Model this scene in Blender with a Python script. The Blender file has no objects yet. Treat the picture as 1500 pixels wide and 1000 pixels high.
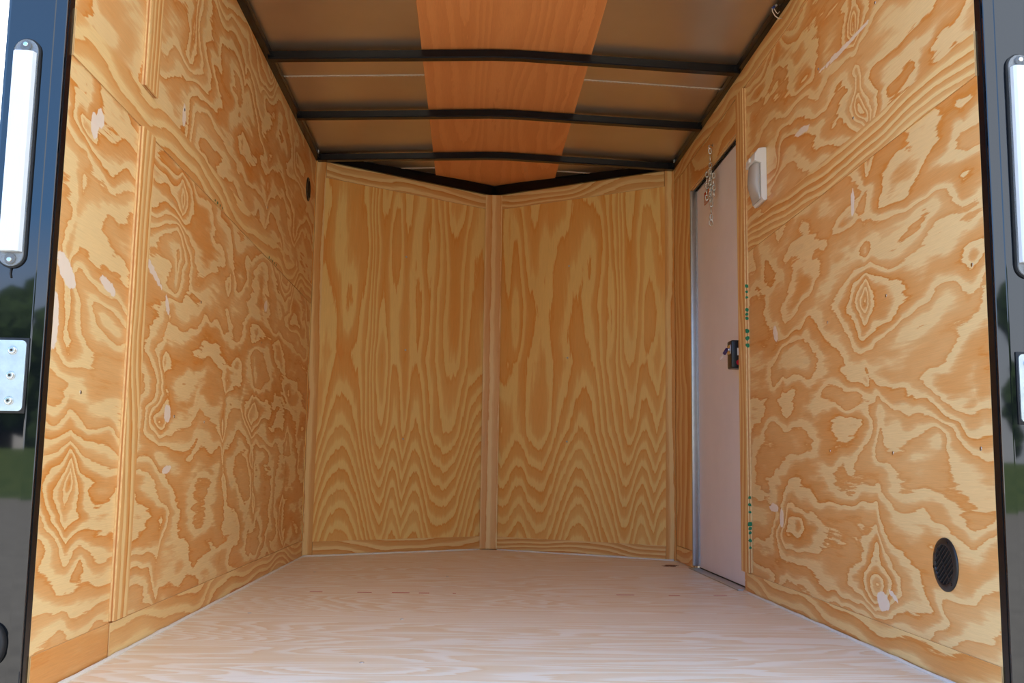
import bpy, bmesh, math, random
import numpy as np
from mathutils import Vector, Matrix

S = bpy.context.scene
COL = S.collection
random.seed(4)

# ------------------------------------------------------------------ camera
W = 1.73; HW = W / 2          # inside width of the trailer
H = 1.86                      # top edge of the plywood walls
YO, YC, YA = 1.866, 4.774, 5.353   # rear opening, front corner, nose apex
cam = bpy.data.cameras.new('camera'); camo = bpy.data.objects.new('camera', cam); COL.objects.link(camo)
cam.sensor_width = 36; cam.lens = 36 * 1496.0 / 1500; cam.clip_start = 0.02
r_ = Vector((0.99901741, -0.04189912, 0.01444599)); u_ = Vector((-0.01953314, -0.12366926, 0.99213123)); f_ = Vector((0.0397829, 0.99143854, 0.12436617))
M_ = Matrix((r_, u_, -f_)).transposed().to_4x4(); M_.translation = Vector((-0.1064, 0, 0.4077))
camo.matrix_world = M_
S.camera = camo

# ------------------------------------------------------------------ world, sun, exposure
wd = bpy.data.worlds.new('sky'); S.world = wd; wd.use_nodes = True
nt = wd.node_tree; nt.nodes.clear()
def wn(t, **k):
    n = nt.nodes.new(t)
    for a, b in k.items(): setattr(n, a, b)
    return n
tc = wn('ShaderNodeTexCoord'); sx = wn('ShaderNodeSeparateXYZ'); nt.links.new(tc.outputs['Generated'], sx.inputs[0])
rp = wn('ShaderNodeValToRGB'); nt.links.new(sx.outputs['Z'], rp.inputs[0])
el = rp.color_ramp.elements
el[0].position = 0.0; el[0].color = (1.05, 0.98, 0.90, 1)
el[1].position = 0.65; el[1].color = (0.24, 0.38, 0.70, 1)
e = el.new(0.09); e.color = (0.80, 0.86, 0.95, 1)
e = el.new(0.22); e.color = (0.24, 0.56, 1.12, 1)
cn = wn('ShaderNodeTexNoise'); cn.inputs['Scale'].default_value = 1.7; cn.inputs['Detail'].default_value = 6; cn.inputs['Roughness'].default_value = 0.55
nt.links.new(tc.outputs['Generated'], cn.inputs['Vector'])
mx = wn('ShaderNodeMath', operation='MULTIPLY_ADD'); nt.links.new(sx.outputs['X'], mx.inputs[0]); mx.inputs[1].default_value = 0.40; nt.links.new(cn.outputs['Fac'], mx.inputs[2])
cr = wn('ShaderNodeValToRGB'); nt.links.new(mx.outputs[0], cr.inputs[0])
cr.color_ramp.elements[0].position = 0.46; cr.color_ramp.elements[0].color = (0, 0, 0, 1)
cr.color_ramp.elements[1].position = 0.62; cr.color_ramp.elements[1].color = (0.9, 0.9, 0.9, 1)
mc = wn('ShaderNodeMix', data_type='RGBA'); nt.links.new(cr.outputs[0], mc.inputs[0]); nt.links.new(rp.outputs[0], mc.inputs[6]); mc.inputs[7].default_value = (0.72, 0.79, 0.88, 1)
hz = wn('ShaderNodeValToRGB'); nt.links.new(sx.outputs['Y'], hz.inputs[0])
hz.color_ramp.elements[0].position = 0.15; hz.color_ramp.elements[0].color = (0, 0, 0, 1); hz.color_ramp.elements[1].position = 0.7; hz.color_ramp.elements[1].color = (0.9, 0.9, 0.9, 1)
mh = wn('ShaderNodeMix', data_type='RGBA'); nt.links.new(hz.outputs[0], mh.inputs[0]); nt.links.new(mc.outputs[2], mh.inputs[6]); mh.inputs[7].default_value = (1.3, 1.28, 1.22, 1)
bg = wn('ShaderNodeBackground'); nt.links.new(mh.outputs[2], bg.inputs[0]); bg.inputs[1].default_value = 2.1
wo = wn('ShaderNodeOutputWorld'); nt.links.new(bg.outputs[0], wo.inputs[0])

sun = bpy.data.lights.new('sun', 'SUN'); sun.energy = 10.0; sun.angle = 0.01; sun.color = (1.0, 0.93, 0.82)
suno = bpy.data.objects.new('sun', sun); COL.objects.link(suno)
suno.rotation_euler = Vector((0.35, -0.42, -0.84)).to_track_quat('-Z', 'Y').to_euler()

S.view_settings.view_transform = 'Standard'; S.view_settings.look = 'None'
S.view_settings.gamma = 1; S.view_settings.exposure = 0.48; S.view_settings.use_curve_mapping = False

# ------------------------------------------------------------------ helpers
def lin(c):
    return tuple(((x / 255) / 12.92 if x / 255 <= 0.04045 else ((x / 255 + 0.055) / 1.055) ** 2.4) for x in c) + (1,)

class NT:
    def __init__(s, name):
        s.m = bpy.data.materials.new(name); s.m.use_nodes = True; s.t = s.m.node_tree; s.t.nodes.clear()
        s.out = s.n('ShaderNodeOutputMaterial'); s.b = s.n('ShaderNodeBsdfPrincipled'); s.l(s.b.outputs[0], s.out.inputs[0])
    def n(s, t, **k):
        q = s.t.nodes.new(t)
        for a, b in k.items(): setattr(q, a, b)
        return q
    def l(s, a, b): s.t.links.new(a, b)
    def math(s, op, a, b=None, c=None):
        q = s.n('ShaderNodeMath', operation=op)
        for i, v in enumerate((a, b, c)):
            if v is None: continue
            if isinstance(v, (int, float)): q.inputs[i].default_value = v
            else: s.l(v, q.inputs[i])
        return q.outputs[0]
    def noise(s, vec, scale, detail=3, rough=0.5, sc=None):
        if sc is not None:
            mp = s.n('ShaderNodeMapping'); mp.inputs['Scale'].default_value = sc; s.l(vec, mp.inputs['Vector']); vec = mp.outputs[0]
        q = s.n('ShaderNodeTexNoise'); s.l(vec, q.inputs['Vector']); q.inputs['Scale'].default_value = scale
        q.inputs['Detail'].default_value = detail; q.inputs['Roughness'].default_value = rough
        return q.outputs['Fac']
    def ramp(s, fac, stops, interp='LINEAR'):
        q = s.n('ShaderNodeValToRGB'); s.l(fac, q.inputs[0]); q.color_ramp.interpolation = interp
        e = q.color_ramp.elements
        e[0].position, e[0].color = stops[0]; e[1].position, e[1].color = stops[-1]
        for p, c in stops[1:-1]:
            x = e.new(p); x.color = c
        return q.outputs[0]
    def mix(s, fac, a, b, mode='MIX'):
        q = s.n('ShaderNodeMix', data_type='RGBA', blend_type=mode)
        for i, v in ((0, fac), (6, a), (7, b)):
            if isinstance(v, (int, float)): q.inputs[i].default_value = v
            elif isinstance(v, tuple): q.inputs[i].default_value = v
            else: s.l(v, q.inputs[i])
        return q.outputs[2]
    def bump(s, h, strength, dist=0.002):
        q = s.n('ShaderNodeBump'); q.inputs['Strength'].default_value = strength; q.inputs['Distance'].default_value = dist
        s.l(h, q.inputs['Height']); s.l(q.outputs[0], s.b.inputs['Normal'])

G = lambda v: (v, v, v, 1)

def plywood(name, pale, dark, jag=0.30, fib=0.12, rough=0.42, contrast=1.0):
    k = NT(name)
    at = k.n('ShaderNodeAttribute'); at.attribute_name = 'grain'
    pu = k.n('ShaderNodeAttribute'); pu.attribute_name = 'putty'
    uv = k.n('ShaderNodeUVMap').outputs[0]
    j = k.noise(uv, 1.0, 4, 0.6, (7, 75, 1))
    j2 = k.noise(uv, 1.0, 2, 0.5, (30, 330, 1))
    h = k.math('MULTIPLY_ADD', k.math('SUBTRACT', j, 0.5), jag * 2, at.outputs['Fac'])
    h = k.math('MULTIPLY_ADD', k.math('SUBTRACT', j2, 0.5), jag * 0.45, h)
    fr = k.math('FRACT', h)
    fl = k.math('FLOOR', h)
    wnn = k.n('ShaderNodeTexWhiteNoise', noise_dimensions='1D'); k.l(fl, wnn.inputs['W'])
    vary = k.math('MULTIPLY_ADD', wnn.outputs[0], 0.35, 0.78)
    t = k.ramp(fr, [(0.0, G(0.75)), (0.03, G(0.04)), (0.34, G(0.02)), (0.45, G(0.42)), (0.58, G(0.66)), (0.86, G(0.76)), (0.965, G(1.0)), (1.0, G(0.75))])
    t = k.math('MULTIPLY', t, vary)
    big = k.noise(uv, 1.0, 3, 0.5, (1.2, 4.0, 1))
    t = k.math('MULTIPLY_ADD', k.math('SUBTRACT', big, 0.5), 0.55, t)
    t.node.use_clamp = True
    if contrast != 1.0: t = k.math('MULTIPLY', t, contrast)
    c = k.mix(t, pale, dark)
    f1 = k.noise(uv, 1.0, 3, 0.65, (10, 420, 1))
    f2 = k.noise(uv, 1.0, 3, 0.6, (22, 900, 1))
    fs = k.math('MULTIPLY_ADD', k.math('SUBTRACT', f1, 0.5), fib * 2.2, 1.0)
    fs = k.math('MULTIPLY_ADD', k.math('SUBTRACT', f2, 0.5), fib * 1.6, fs)
    cf = k.n('ShaderNodeCombineColor'); [k.l(fs, cf.inputs[i]) for i in range(3)]
    c = k.mix(1.0, c, cf.outputs[0], 'MULTIPLY')
    # faint grey weathered smudges
    gs = k.noise(uv, 1.0, 4, 0.6, (2.5, 9, 1))
    gs = k.ramp(gs, [(0.66, G(0)), (0.80, G(0.35))])
    c = k.mix(gs, c, lin((176, 150, 120)))
    # filler patches
    pn = k.noise(uv, 1.0, 4, 0.6, (40, 60, 1))
    pf = k.math('MULTIPLY_ADD', k.math('SUBTRACT', pn, 0.5), 0.9, pu.outputs['Fac'])
    pf = k.ramp(pf, [(0.42, G(0)), (0.50, G(0.95))])
    c = k.mix(pf, c, lin((246, 230, 212)))
    k.l(c, k.b.inputs['Base Color']); k.b.inputs['Roughness'].default_value = rough
    k.b.inputs['Specular IOR Level'].default_value = 0.35
    k.bump(f1, 0.12, 0.0006)
    return k.m

def simple(name, col, rough=0.5, metal=0.0, coat=0.0, noise=0.0, ns=20, ior=None, spec=None, bump=0):
    k = NT(name)
    if noise:
        tcn = k.n('ShaderNodeTexCoord'); nn = k.noise(tcn.outputs['Object'], ns, 4, 0.6)
        a = tuple(x * (1 - noise) for x in col[:3]) + (1,); b = tuple(min(1, x * (1 + noise)) for x in col[:3]) + (1,)
        k.l(k.ramp(nn, [(0.3, a), (0.7, b)]), k.b.inputs['Base Color'])
        if bump: k.bump(nn, bump, 0.002)
    else: k.b.inputs['Base Color'].default_value = col
    k.b.inputs['Roughness'].default_value = rough; k.b.inputs['Metallic'].default_value = metal
    k.b.inputs['Coat Weight'].default_value = coat; k.b.inputs['Coat Roughness'].default_value = 0.02
    if ior: k.b.inputs['IOR'].default_value = ior
    if spec is not None: k.b.inputs['Specular IOR Level'].default_value = spec
    return k.m

PALE, DARK = lin((246, 212, 152)), lin((223, 145, 66))
M = {}
M['ply'] = plywood('pine_plywood', PALE, DARK)
M['ply2'] = plywood('pine_plywood_front_brightened', lin((251, 213, 134)), lin((237, 155, 66)), jag=0.26, contrast=0.88)  # nose panels: colour lightened to stand in for missing light deep inside
M['trimply'] = plywood('pine_plywood_strip', lin((247, 211, 146)), lin((222, 145, 66)), jag=0.24)
M['floor'] = plywood('floor_plywood', lin((254, 246, 230)), lin((240, 213, 174)), jag=0.4, fib=0.06, rough=0.36)
M['lauan'] = plywood('lauan_plywood', lin((236, 160, 96)), lin((222, 142, 78)), jag=0.3, fib=0.10, rough=0.5, contrast=0.8)
def ply_edge():
    k = NT('plywood_edge'); uv = k.n('ShaderNodeUVMap').outputs[0]
    sp = k.n('ShaderNodeSeparateXYZ'); k.l(uv, sp.inputs[0])
    c = k.ramp(sp.outputs['Y'], [(0.0, lin((238, 205, 145))), (0.32, lin((240, 208, 150))), (0.34, lin((186, 120, 62))), (0.62, lin((200, 134, 72))), (0.64, lin((240, 208, 150))), (1.0, lin((236, 200, 140)))])
    n = k.noise(uv, 1.0, 3, 0.6, (60, 4, 1))
    c = k.mix(k.ramp(n, [(0.35, G(0.0)), (0.7, G(0.5))]), c, lin((190, 128, 70)))
    k.l(c, k.b.inputs['Base Color']); k.b.inputs['Roughness'].default_value = 0.6
    return k.m
M['edge'] = ply_edge()
M['black_gloss'] = simple('black_gloss_paint', (0.004, 0.005, 0.007, 1), 0.03, ior=1.7)
M['black_satin'] = simple('black_satin_steel', (0.004, 0.004, 0.0055, 1), 0.24, noise=0.3, ns=40, spec=0.3)
M['black_plastic'] = simple('black_plastic', (0.015, 0.015, 0.016, 1), 0.35)
M['dark_hole'] = simple('dark_recess', (0.003, 0.003, 0.003, 1), 0.8)
M['rubber'] = simple('black_rubber', (0.010, 0.010, 0.011, 1), 0.6, noise=0.3, ns=60)
M['white_plastic'] = simple('white_plastic', (0.80, 0.78, 0.74, 1), 0.35)
M['zinc'] = simple('zinc_plate', (0.62, 0.68, 0.72, 1), 0.32, metal=0.85, noise=0.12, ns=45)
M['chrome'] = simple('bright_screw', (0.70, 0.72, 0.74, 1), 0.22, metal=1.0)
M['alu'] = simple('aluminium_jamb', (0.50, 0.51, 0.52, 1), 0.34, metal=0.9, noise=0.06, ns=30)
M['chain'] = simple('chain_steel', (0.66, 0.66, 0.62, 1), 0.28, metal=1.0)
M['door_skin'] = simple('door_skin', lin((248, 241, 245)), 0.45, noise=0.02, ns=8)
M['caulk'] = simple('white_caulk', lin((238, 232, 222)), 0.6, noise=0.05, ns=60)
M['green'] = simple('green_paint', lin((20, 120, 80)), 0.6)
M['red'] = simple('red_plastic', lin((196, 16, 40)), 0.4)
M['purple'] = simple('dark_purple_plastic', lin((58, 36, 84)), 0.3)
M['label_white'] = simple('white_print', lin((225, 222, 218)), 0.5)
M['sticker'] = simple('orange_sticker', lin((214, 120, 60)), 0.5, noise=0.25, ns=90)
M['sticker_red'] = simple('red_print', lin((190, 50, 30)), 0.5)
M['wire'] = simple('cream_wire', lin((225, 205, 185)), 0.5)
M['blue'] = simple('blue_tape', lin((40, 60, 120)), 0.5)
M['seam_white'] = simple('pale_sheet_edge', lin((205, 195, 180)), 0.5)
def lens_mat(name, col, rough, trans, alpha_rough=0.1):
    k = NT(name); k.b.inputs['Base Color'].default_value = col; k.b.inputs['Roughness'].default_value = rough
    k.b.inputs['Transmission Weight'].default_value = trans; k.b.inputs['IOR'].default_value = 1.45
    return k.m
M['led_lens'] = lens_mat('white_ribbed_lens', (0.92, 0.96, 0.98, 1), 0.25, 0.25)
M['clear'] = lens_mat('clear_plastic', (0.92, 0.94, 0.95, 1), 0.08, 0.85)
M['dome_lens'] = lens_mat('smoky_lens', (0.80, 0.77, 0.73, 1), 0.22, 0.45)

def roof_metal():
    k = NT('roof_sheet_metal'); tcn = k.n('ShaderNodeTexCoord').outputs['Object']
    n = k.noise(tcn, 3, 3, 0.5); n2 = k.noise(tcn, 1, 3, 0.6, (6, 220, 1))
    k.l(k.ramp(n, [(0.3, (0.54, 0.45, 0.35, 1)), (0.7, (0.62, 0.53, 0.42, 1))]), k.b.inputs['Base Color'])
    k.b.inputs['Metallic'].default_value = 0.85; k.b.inputs['Roughness'].default_value = 0.28
    k.bump(n, 0.08, 0.01)
    return k.m
M['roof'] = roof_metal()
def ground(name, a, b, sc):
    k = NT(name); tcn = k.n('ShaderNodeTexCoord').outputs['Object']
    n = k.noise(tcn, sc, 6, 0.6); k.l(k.ramp(n, [(0.3, a), (0.7, b)]), k.b.inputs['Base Color']); k.b.inputs['Roughness'].default_value = 0.9
    return k.m
M['asphalt'] = ground('pale_asphalt', (0.24, 0.225, 0.20, 1), (0.34, 0.32, 0.285, 1), 3)
M['grass'] = ground('grass', (0.05, 0.10, 0.02, 1), (0.12, 0.17, 0.045, 1), 2)
M['leaf'] = ground('tree_leaves', (0.010, 0.03, 0.006, 1), (0.05, 0.10, 0.02, 1), 4)
M['bark'] = ground('tree_bark', (0.05, 0.035, 0.025, 1), (0.12, 0.09, 0.06, 1), 8)

def tag(o, label=None, cat=None, group=None, kind=None):
    if label: o['label'] = label
    if cat: o['category'] = cat
    if group: o['group'] = group
    if kind: o['kind'] = kind
    return o
def link(name, me, parent=None, mats=()):
    o = bpy.data.objects.new(name, me); COL.objects.link(o)
    for m in mats: me.materials.append(m)
    if parent: o.parent = parent
    return o
def empty(name, loc, label=None, cat=None, group=None, kind=None):
    o = bpy.data.objects.new(name, None); COL.objects.link(o); o.location = loc; o.empty_display_size = 0.05
    return tag(o, label, cat, group, kind)

class MB:
    """collects boxes, tubes, prisms into one mesh (world coordinates minus the parent's location)"""
    def __init__(s, at=(0, 0, 0)): s.bm = bmesh.new(); s.at = Vector(at); s.mi = 0
    def face(s, vs, smooth=False):
        try:
            f = s.bm.faces.new(vs); f.material_index = s.mi; f.smooth = smooth; return f
        except ValueError: return None
    def box(s, x0, x1, y0, y1, z0, z1, bev=0.0, seg=2):
        b = bmesh.new(); bmesh.ops.create_cube(b, size=1)
        for v in b.verts: v.co = Vector(((x0 + x1) / 2 + v.co.x * (x1 - x0), (y0 + y1) / 2 + v.co.y * (y1 - y0), (z0 + z1) / 2 + v.co.z * (z1 - z0)))
        if bev: bmesh.ops.bevel(b, geom=b.edges[:], offset=bev, segments=seg, profile=0.5, affect='EDGES')
        s.merge(b, bool(bev)); return s
    def merge(s, b, smooth=False, mat=None):
        mp = {}
        for v in b.verts: mp[v] = s.bm.verts.new((mat @ v.co) if mat else v.co)
        for f in b.faces: s.face([mp[v] for v in f.verts], smooth)
        b.free()
    def prism(s, pts, vec, smooth=False):
        """closed outline (3-D points) swept by vec"""
        vec = Vector(vec); a = [s.bm.verts.new(Vector(p)) for p in pts]; b = [s.bm.verts.new(Vector(p) + vec) for p in pts]
        n = len(a); s.face(a); s.face(b[::-1])
        for i in range(n): s.face([a[i], a[(i + 1) % n], b[(i + 1) % n], b[i]], smooth)
        return s
    def loft(s, rings, cap=True, smooth=True):
        vs = [[s.bm.verts.new(Vector(p)) for p in r] for r in rings]; n = len(vs[0])
        for a, b in zip(vs, vs[1:]):
            for i in range(n): s.face([a[i], a[(i + 1) % n], b[(i + 1) % n], b[i]], smooth)
        if cap: s.face(vs[0][::-1]); s.face(vs[-1])
        return s
    def tube(s, path, rad, n=10, closed=False):
        P = [Vector(p) for p in path]; rings = []; up = None
        m = len(P)
        for i, p in enumerate(P):
            if closed: d = P[(i + 1) % m] - P[i - 1]
            else: d = P[min(i + 1, m - 1)] - P[max(i - 1, 0)]
            d.normalize()
            if up is None: up = d.orthogonal().normalized()
            up = (up - d * up.dot(d)).normalized(); sd = d.cross(up)
            rr = rad[i] if isinstance(rad, (list, tuple)) else rad
            rings.append([p + (up * math.cos(2 * math.pi * k / n) + sd * math.sin(2 * math.pi * k / n)) * rr for k in range(n)])
        if closed: rings.append(rings[0]); s.loft(rings, False)
        else: s.loft(rings)
        return s
    def disc(s, c, axis, rad, th, n=24, bev=0.0):
        """a turned disc along axis from c, thickness th, optionally domed edge"""
        ax = Vector(axis).normalized(); a = ax.orthogonal().normalized(); b = ax.cross(a); c = Vector(c)
        prof = [(rad, 0), (rad, th - bev), (rad - bev * 0.4, th - bev * 0.25), (rad - bev, th)] if bev else [(rad, 0), (rad, th)]
        s.loft([[c + ax * h + (a * math.cos(2 * math.pi * k / n) + b * math.sin(2 * math.pi * k / n)) * q for k in range(n)] for q, h in prof], smooth=False)
        return s
    def build(s, name, mat, parent=None):
        bmesh.ops.recalc_face_normals(s.bm, faces=s.bm.faces[:])
        me = bpy.data.meshes.new(name); off = s.at
        for v in s.bm.verts: v.co -= off
        s.bm.to_mesh(me); s.bm.free()
        mats = mat if isinstance(mat, (list, tuple)) else [mat]
        o = link(name, me, parent, mats)
        if not parent: o.location = off
        return o

# ------------------------------------------------------------------ wood grain fields (numpy)
_rng = np.random.RandomState(7); TAB = _rng.rand(256, 256)
def vn(x, y, seed=0):
    x = x + seed * 17.31; y = y + seed * 9.77
    xi = np.floor(x).astype(int); yi = np.floor(y).astype(int); fx = x - xi; fy = y - yi
    fx = fx * fx * fx * (fx * (fx * 6 - 15) + 10); fy = fy * fy * fy * (fy * (fy * 6 - 15) + 10)
    t = lambda a, b: TAB[a % 256, b % 256]
    return (t(xi, yi) * (1 - fx) * (1 - fy) + t(xi + 1, yi) * fx * (1 - fy) + t(xi, yi + 1) * (1 - fx) * fy + t(xi + 1, yi + 1) * fx * fy) * 2 - 1
def fbm(x, y, seed=0, o=3):
    s = 0; a = 1
    for i in range(o): s = s + a * vn(x * 2 ** i, y * 2 ** i, seed + i * 3); a *= 0.5
    return s

def wall_grain(cols, stars, seed, a_lo=2.1):
    """u along the grain (horizontal), v across; cols = whorl columns at u0, stars = knots (u, v, size)"""
    def f(u, v):
        uu = u + 0.07 * fbm(u * 3, v * 4, seed + 5); vv = v + 0.035 * fbm(u * 3.5, v * 3, seed + 8)
        h = a_lo * 1.15 * fbm(uu * 0.9, vv * 3.0, seed, 2) + 1.1 * vn(uu * 2.6, vv * 8.5, seed + 2) + 0.42 * vn(uu * 6, vv * 19, seed + 3) + 0.16 * vn(uu * 14, vv * 50, seed + 9) + vv * 2.5
        for u0, w, a in cols:
            d = np.abs(uu - u0 - 0.03 * vn(v * 2.2, v * 0 + 3, seed + 1))
            amp = a * (0.25 + 0.75 * vn(v * 5.0 + u0 * 7, v * 0 + 1, seed + 4) + 0.6 * vn(v * 13.0 + u0 * 3, v * 0 + 5, seed + 6))
            h = h + amp * np.exp(-d / w)
        for u0, v0, r, a in stars:
            d = np.sqrt(((uu - u0) / 2.2) ** 2 + (vv - v0) ** 2)
            h = h + a * np.exp(-d / r)
        return h
    return f
def strip_grain(seed, k=14, wob=1.4):
    def f(u, v):
        return v * k + wob * fbm(u * 1.6, v * 3, seed, 2) + 0.35 * min(1, wob) * vn(u * 6, v * 9, seed + 2) + seed * 0.37
    return f
def arch_grain(arches, bundles, seed):
    """u = height along the grain, v = across; nested cathedral arches low down, broad flames above, tight straight bundles"""
    def f(u, v):
        vv = v + 0.018 * fbm(u * 1.6, v * 3, seed, 2)
        low = 1 / (1 + np.exp((u - 0.85) / 0.13))
        g = 10.5 * np.minimum(u, 0.60) + 6.0 * np.clip(u - 0.60, 0, 0.35) + 1.2 * np.clip(u - 0.95, 0, 2)
        s = np.full_like(vv, 9.0)
        for v0, base, half in arches:
            s = np.minimum(s, base + 4.2 * (np.abs(vv - v0) / half) ** 2)
        s = 4.6 * np.tanh(s / 4.6)
        h = g + s * (0.22 + 0.78 * low)
        for vb, w, a in bundles: h = h + a * np.tanh((vv - vb) / w) * (1 - 0.6 * low)
        h = h + (1.35 - 1.0 * low) * fbm(u * 1.5, v * 6.0, seed + 3, 2) + 0.30 * vn(u * 2.4, v * 16, seed + 5) + 0.10 * vn(u * 4, v * 55, seed + 6)
        return h
    return f

def sheet(name, O, U, V, N, rects, grain, mat, th=0.012, off=0.0, along='u', res=0.01, putty=(), kind='structure', uvoff=0.0, parent=None, label=None, cat=None, group=None):
    """plywood sheet: front face is a fine grid carrying the grain height; rects in (u0,u1,v0,v1); solid, with ply edges"""
    O, U, V, N = Vector(O), Vector(U), Vector(V), Vector(N)
    verts = []; faces = []; fm = []; gv = []; pv = []; uvs = {}
    uvl = []
    for (u0, u1, v0, v1) in rects:
        nu = max(2, int(round((u1 - u0) / res)) + 1); nv = max(2, int(round((v1 - v0) / res)) + 1)
        us = np.linspace(u0, u1, nu); vs = np.linspace(v0, v1, nv); UU, VV = np.meshgrid(us, vs, indexing='ij')
        a, b = (UU, VV) if along == 'u' else (VV, UU)
        gr = grain(a, b).ravel()
        pt = np.zeros_like(gr); pu, pvv = UU.ravel(), VV.ravel()
        for (cu, cv, ru, rv, ang) in putty:
            ca, sa = math.cos(ang), math.sin(ang); du = pu - cu; dv = pvv - cv
            d = ((du * ca + dv * sa) / ru) ** 2 + ((-du * sa + dv * ca) / rv) ** 2
            pt = np.maximum(pt, np.clip(1.1 - 0.6 * d, 0, 1))
        base = len(verts)
        for i in range(nu):
            for j in range(nv):
                verts.append(tuple(O + U * us[i] + V * vs[j] + N * (off)))
                uvl.append((a[i, j] + uvoff, b[i, j] + uvoff))
        gv += list(gr); pv += list(pt)
        for i in range(nu - 1):
            for j in range(nv - 1):
                q = base + i * nv + j
                faces.append((q, q + nv, q + nv + 1, q + 1)); fm.append(0)
        # sides and back
        c = [(u0, v0), (u1, v0), (u1, v1), (u0, v1)]
        for k in range(4):
            p, q = c[k], c[(k + 1) % 4]; b0 = len(verts); L = math.hypot(q[0] - p[0], q[1] - p[1])
            for (pt_, d, t) in ((p, off, 0), (q, off, L), (q, off - th, L), (p, off - th, 0)):
                verts.append(tuple(O + U * pt_[0] + V * pt_[1] + N * d)); uvl.append((t, (off - d) / th)); gv.append(0); pv.append(0)
            faces.append((b0, b0 + 1, b0 + 2, b0 + 3)); fm.append(1)
        b0 = len(verts)
        for p in c: verts.append(tuple(O + U * p[0] + V * p[1] + N * (off - th))); uvl.append(p); gv.append(0); pv.append(0)
        faces.append((b0, b0 + 1, b0 + 2, b0 + 3)); fm.append(0)
    org = Vector(verts[0])
    verts = [tuple(Vector(v) - org) for v in verts]
    me = bpy.data.meshes.new(name); me.from_pydata(verts, [], faces)
    me.polygons.foreach_set('material_index', fm)
    A = me.attributes.new('grain', 'FLOAT', 'POINT'); A.data.foreach_set('value', np.array(gv, dtype=np.float32))
    A = me.attributes.new('putty', 'FLOAT', 'POINT'); A.data.foreach_set('value', np.array(pv, dtype=np.float32))
    uvm = me.uv_layers.new(name='UVMap'); li = np.empty(len(me.loops), dtype=np.int32); me.loops.foreach_get('vertex_index', li)
    uvm.data.foreach_set('uv', np.array(uvl, dtype=np.float32)[li].ravel())
    me.update()
    o = link(name, me, parent, [mat, M['edge']]); o.location = org
    tag(o, label, cat, group, kind)
    return o

X_, Y_, Z_ = (1, 0, 0), (0, 1, 0), (0, 0, 1)
def on_left(name, rects, grain, mat='ply', **k): return sheet(name, (-HW, 0, 0), Y_, Z_, X_, rects, grain, M[mat], **k)
def on_right(name, rects, grain, mat='ply', **k): return sheet(name, (HW, 0, 0), Y_, Z_, (-1, 0, 0), rects, grain, M[mat], **k)
EV = {}
for sd in (-1, 1):
    A = Vector((sd * HW, YC, 0)); B = Vector((0, YA, 0)); e = (B - A).normalized(); n = Vector((-e.y, e.x, 0))
    if n.y > 0: n = -n
    EV[sd] = (A, e, n, (B - A).length)
def on_front(name, sd, rects, grain, mat='ply2', **k):
    A, e, n, L = EV[sd]
    return sheet(name, A, e, Z_, n, rects, grain, M[mat], **k)

# ------------------------------------------------------------------ the setting: plywood walls
LG = wall_grain([(1.99, 0.05, 1.6), (2.62, 0.06, 2.2), (3.20, 0.05, 1.2), (3.66, 0.07, 2.2), (4.30, 0.06, 1.6)],
                [(2.009, 0.356, 0.06, 3.0), (2.60, 0.527, 0.04, 3.5), (2.13, 0.18, 0.05, -2.2), (2.12, 0.72, 0.06, -2.2), (1.98, 1.06, 0.04, 3.5), (3.66, 0.62, 0.05, 3), (2.56, 1.02, 0.05, -2)], 3)
on_left('wall_left', [(YO, YC, 0.0, 1.21), (YO, YC, 1.2115, H)], LG,
        putty=[(1.862, 0.665, 0.03, 0.055, 0), (1.91, 0.765, 0.05, 0.022, -0.5), (2.13, 0.775, 0.05, 0.012, -0.2), (2.40, 0.87, 0.11, 0.010, -0.35), (2.55, 0.80, 0.03, 0.012, -0.9), (2.0, 1.075, 0.018, 0.026, 0.2), (2.03, 1.10, 0.02, 0.02, 0.2),
               (2.60, 0.535, 0.026, 0.024, 0), (2.62, 0.395, 0.04, 0.009, 0.1), (2.60, 1.31, 0.015, 0.03, 0), (2.2, 1.235, 0.018, 0.008, -0.5), (3.75, 0.99, 0.03, 0.02, 0.4)])
RG = wall_grain([(2.465, 0.07, 2.6), (2.45, 0.03, 1.2), (3.15, 0.06, 1.4), (1.95, 0.05, 0.8)],
                [(2.468, 0.811, 0.045, 3.0), (2.46, 0.64, 0.03, 2.0), (2.12, 0.50, 0.06, -2.0), (1.93, 0.82, 0.04, 1.8), (2.86, 1.55, 0.06, 2.0), (2.42, 0.15, 0.05, 3.0), (3.02, 0.30, 0.05, 2.5)], 21, 2.1)
DY0, DY1, DZ = 3.605, 4.400, 1.652
on_right('wall_right', [(YO, 3.497, 0.0, 1.225), (YO, 3.497, 1.2265, H), (3.4985, DY0, 0, H), (DY0, DY1, DZ, H), (DY1, YC, 0, H)], RG,
         putty=[(2.40, 0.115, 0.035, 0.022, 0.1), (2.34, 0.135, 0.035, 0.006, 0.4), (3.17, 0.27, 0.02, 0.03, 0), (3.25, 0.30, 0.05, 0.012, 0), (3.20, 0.85, 0.03, 0.02, 0.9), (2.52, 1.10, 0.012, 0.035, 0.1),
                (2.55, 1.53, 0.20, 0.007, 0.03), (2.9, 1.42, 0.07, 0.010, 0.1)])
LV = arch_grain([(0.19, 0.0, 0.14), (0.47, 2.8, 0.06), (0.59, 2.4, 0.08), (1.00, 0.0, 0.15), (-0.08, 1.0, 0.10)], [(0.345, 0.035, 1.9), (0.66, 0.09, 1.2)], 31)
RV = arch_grain([(0.51, 0.0, 0.15), (0.16, 2.8, 0.08), (0.04, 2.6, 0.07), (0.86, 3.0, 0.09)], [(0.30, 0.035, -1.9), (0.92, 0.06, -1.0)], 44)
VL = EV[1][3]
on_front('wall_front_left', -1, [(0, VL - 0.002, 0, H)], LV, along='v')
on_front('wall_front_right', 1, [(0, VL - 0.002, 0, H)], RV, along='v')

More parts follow.
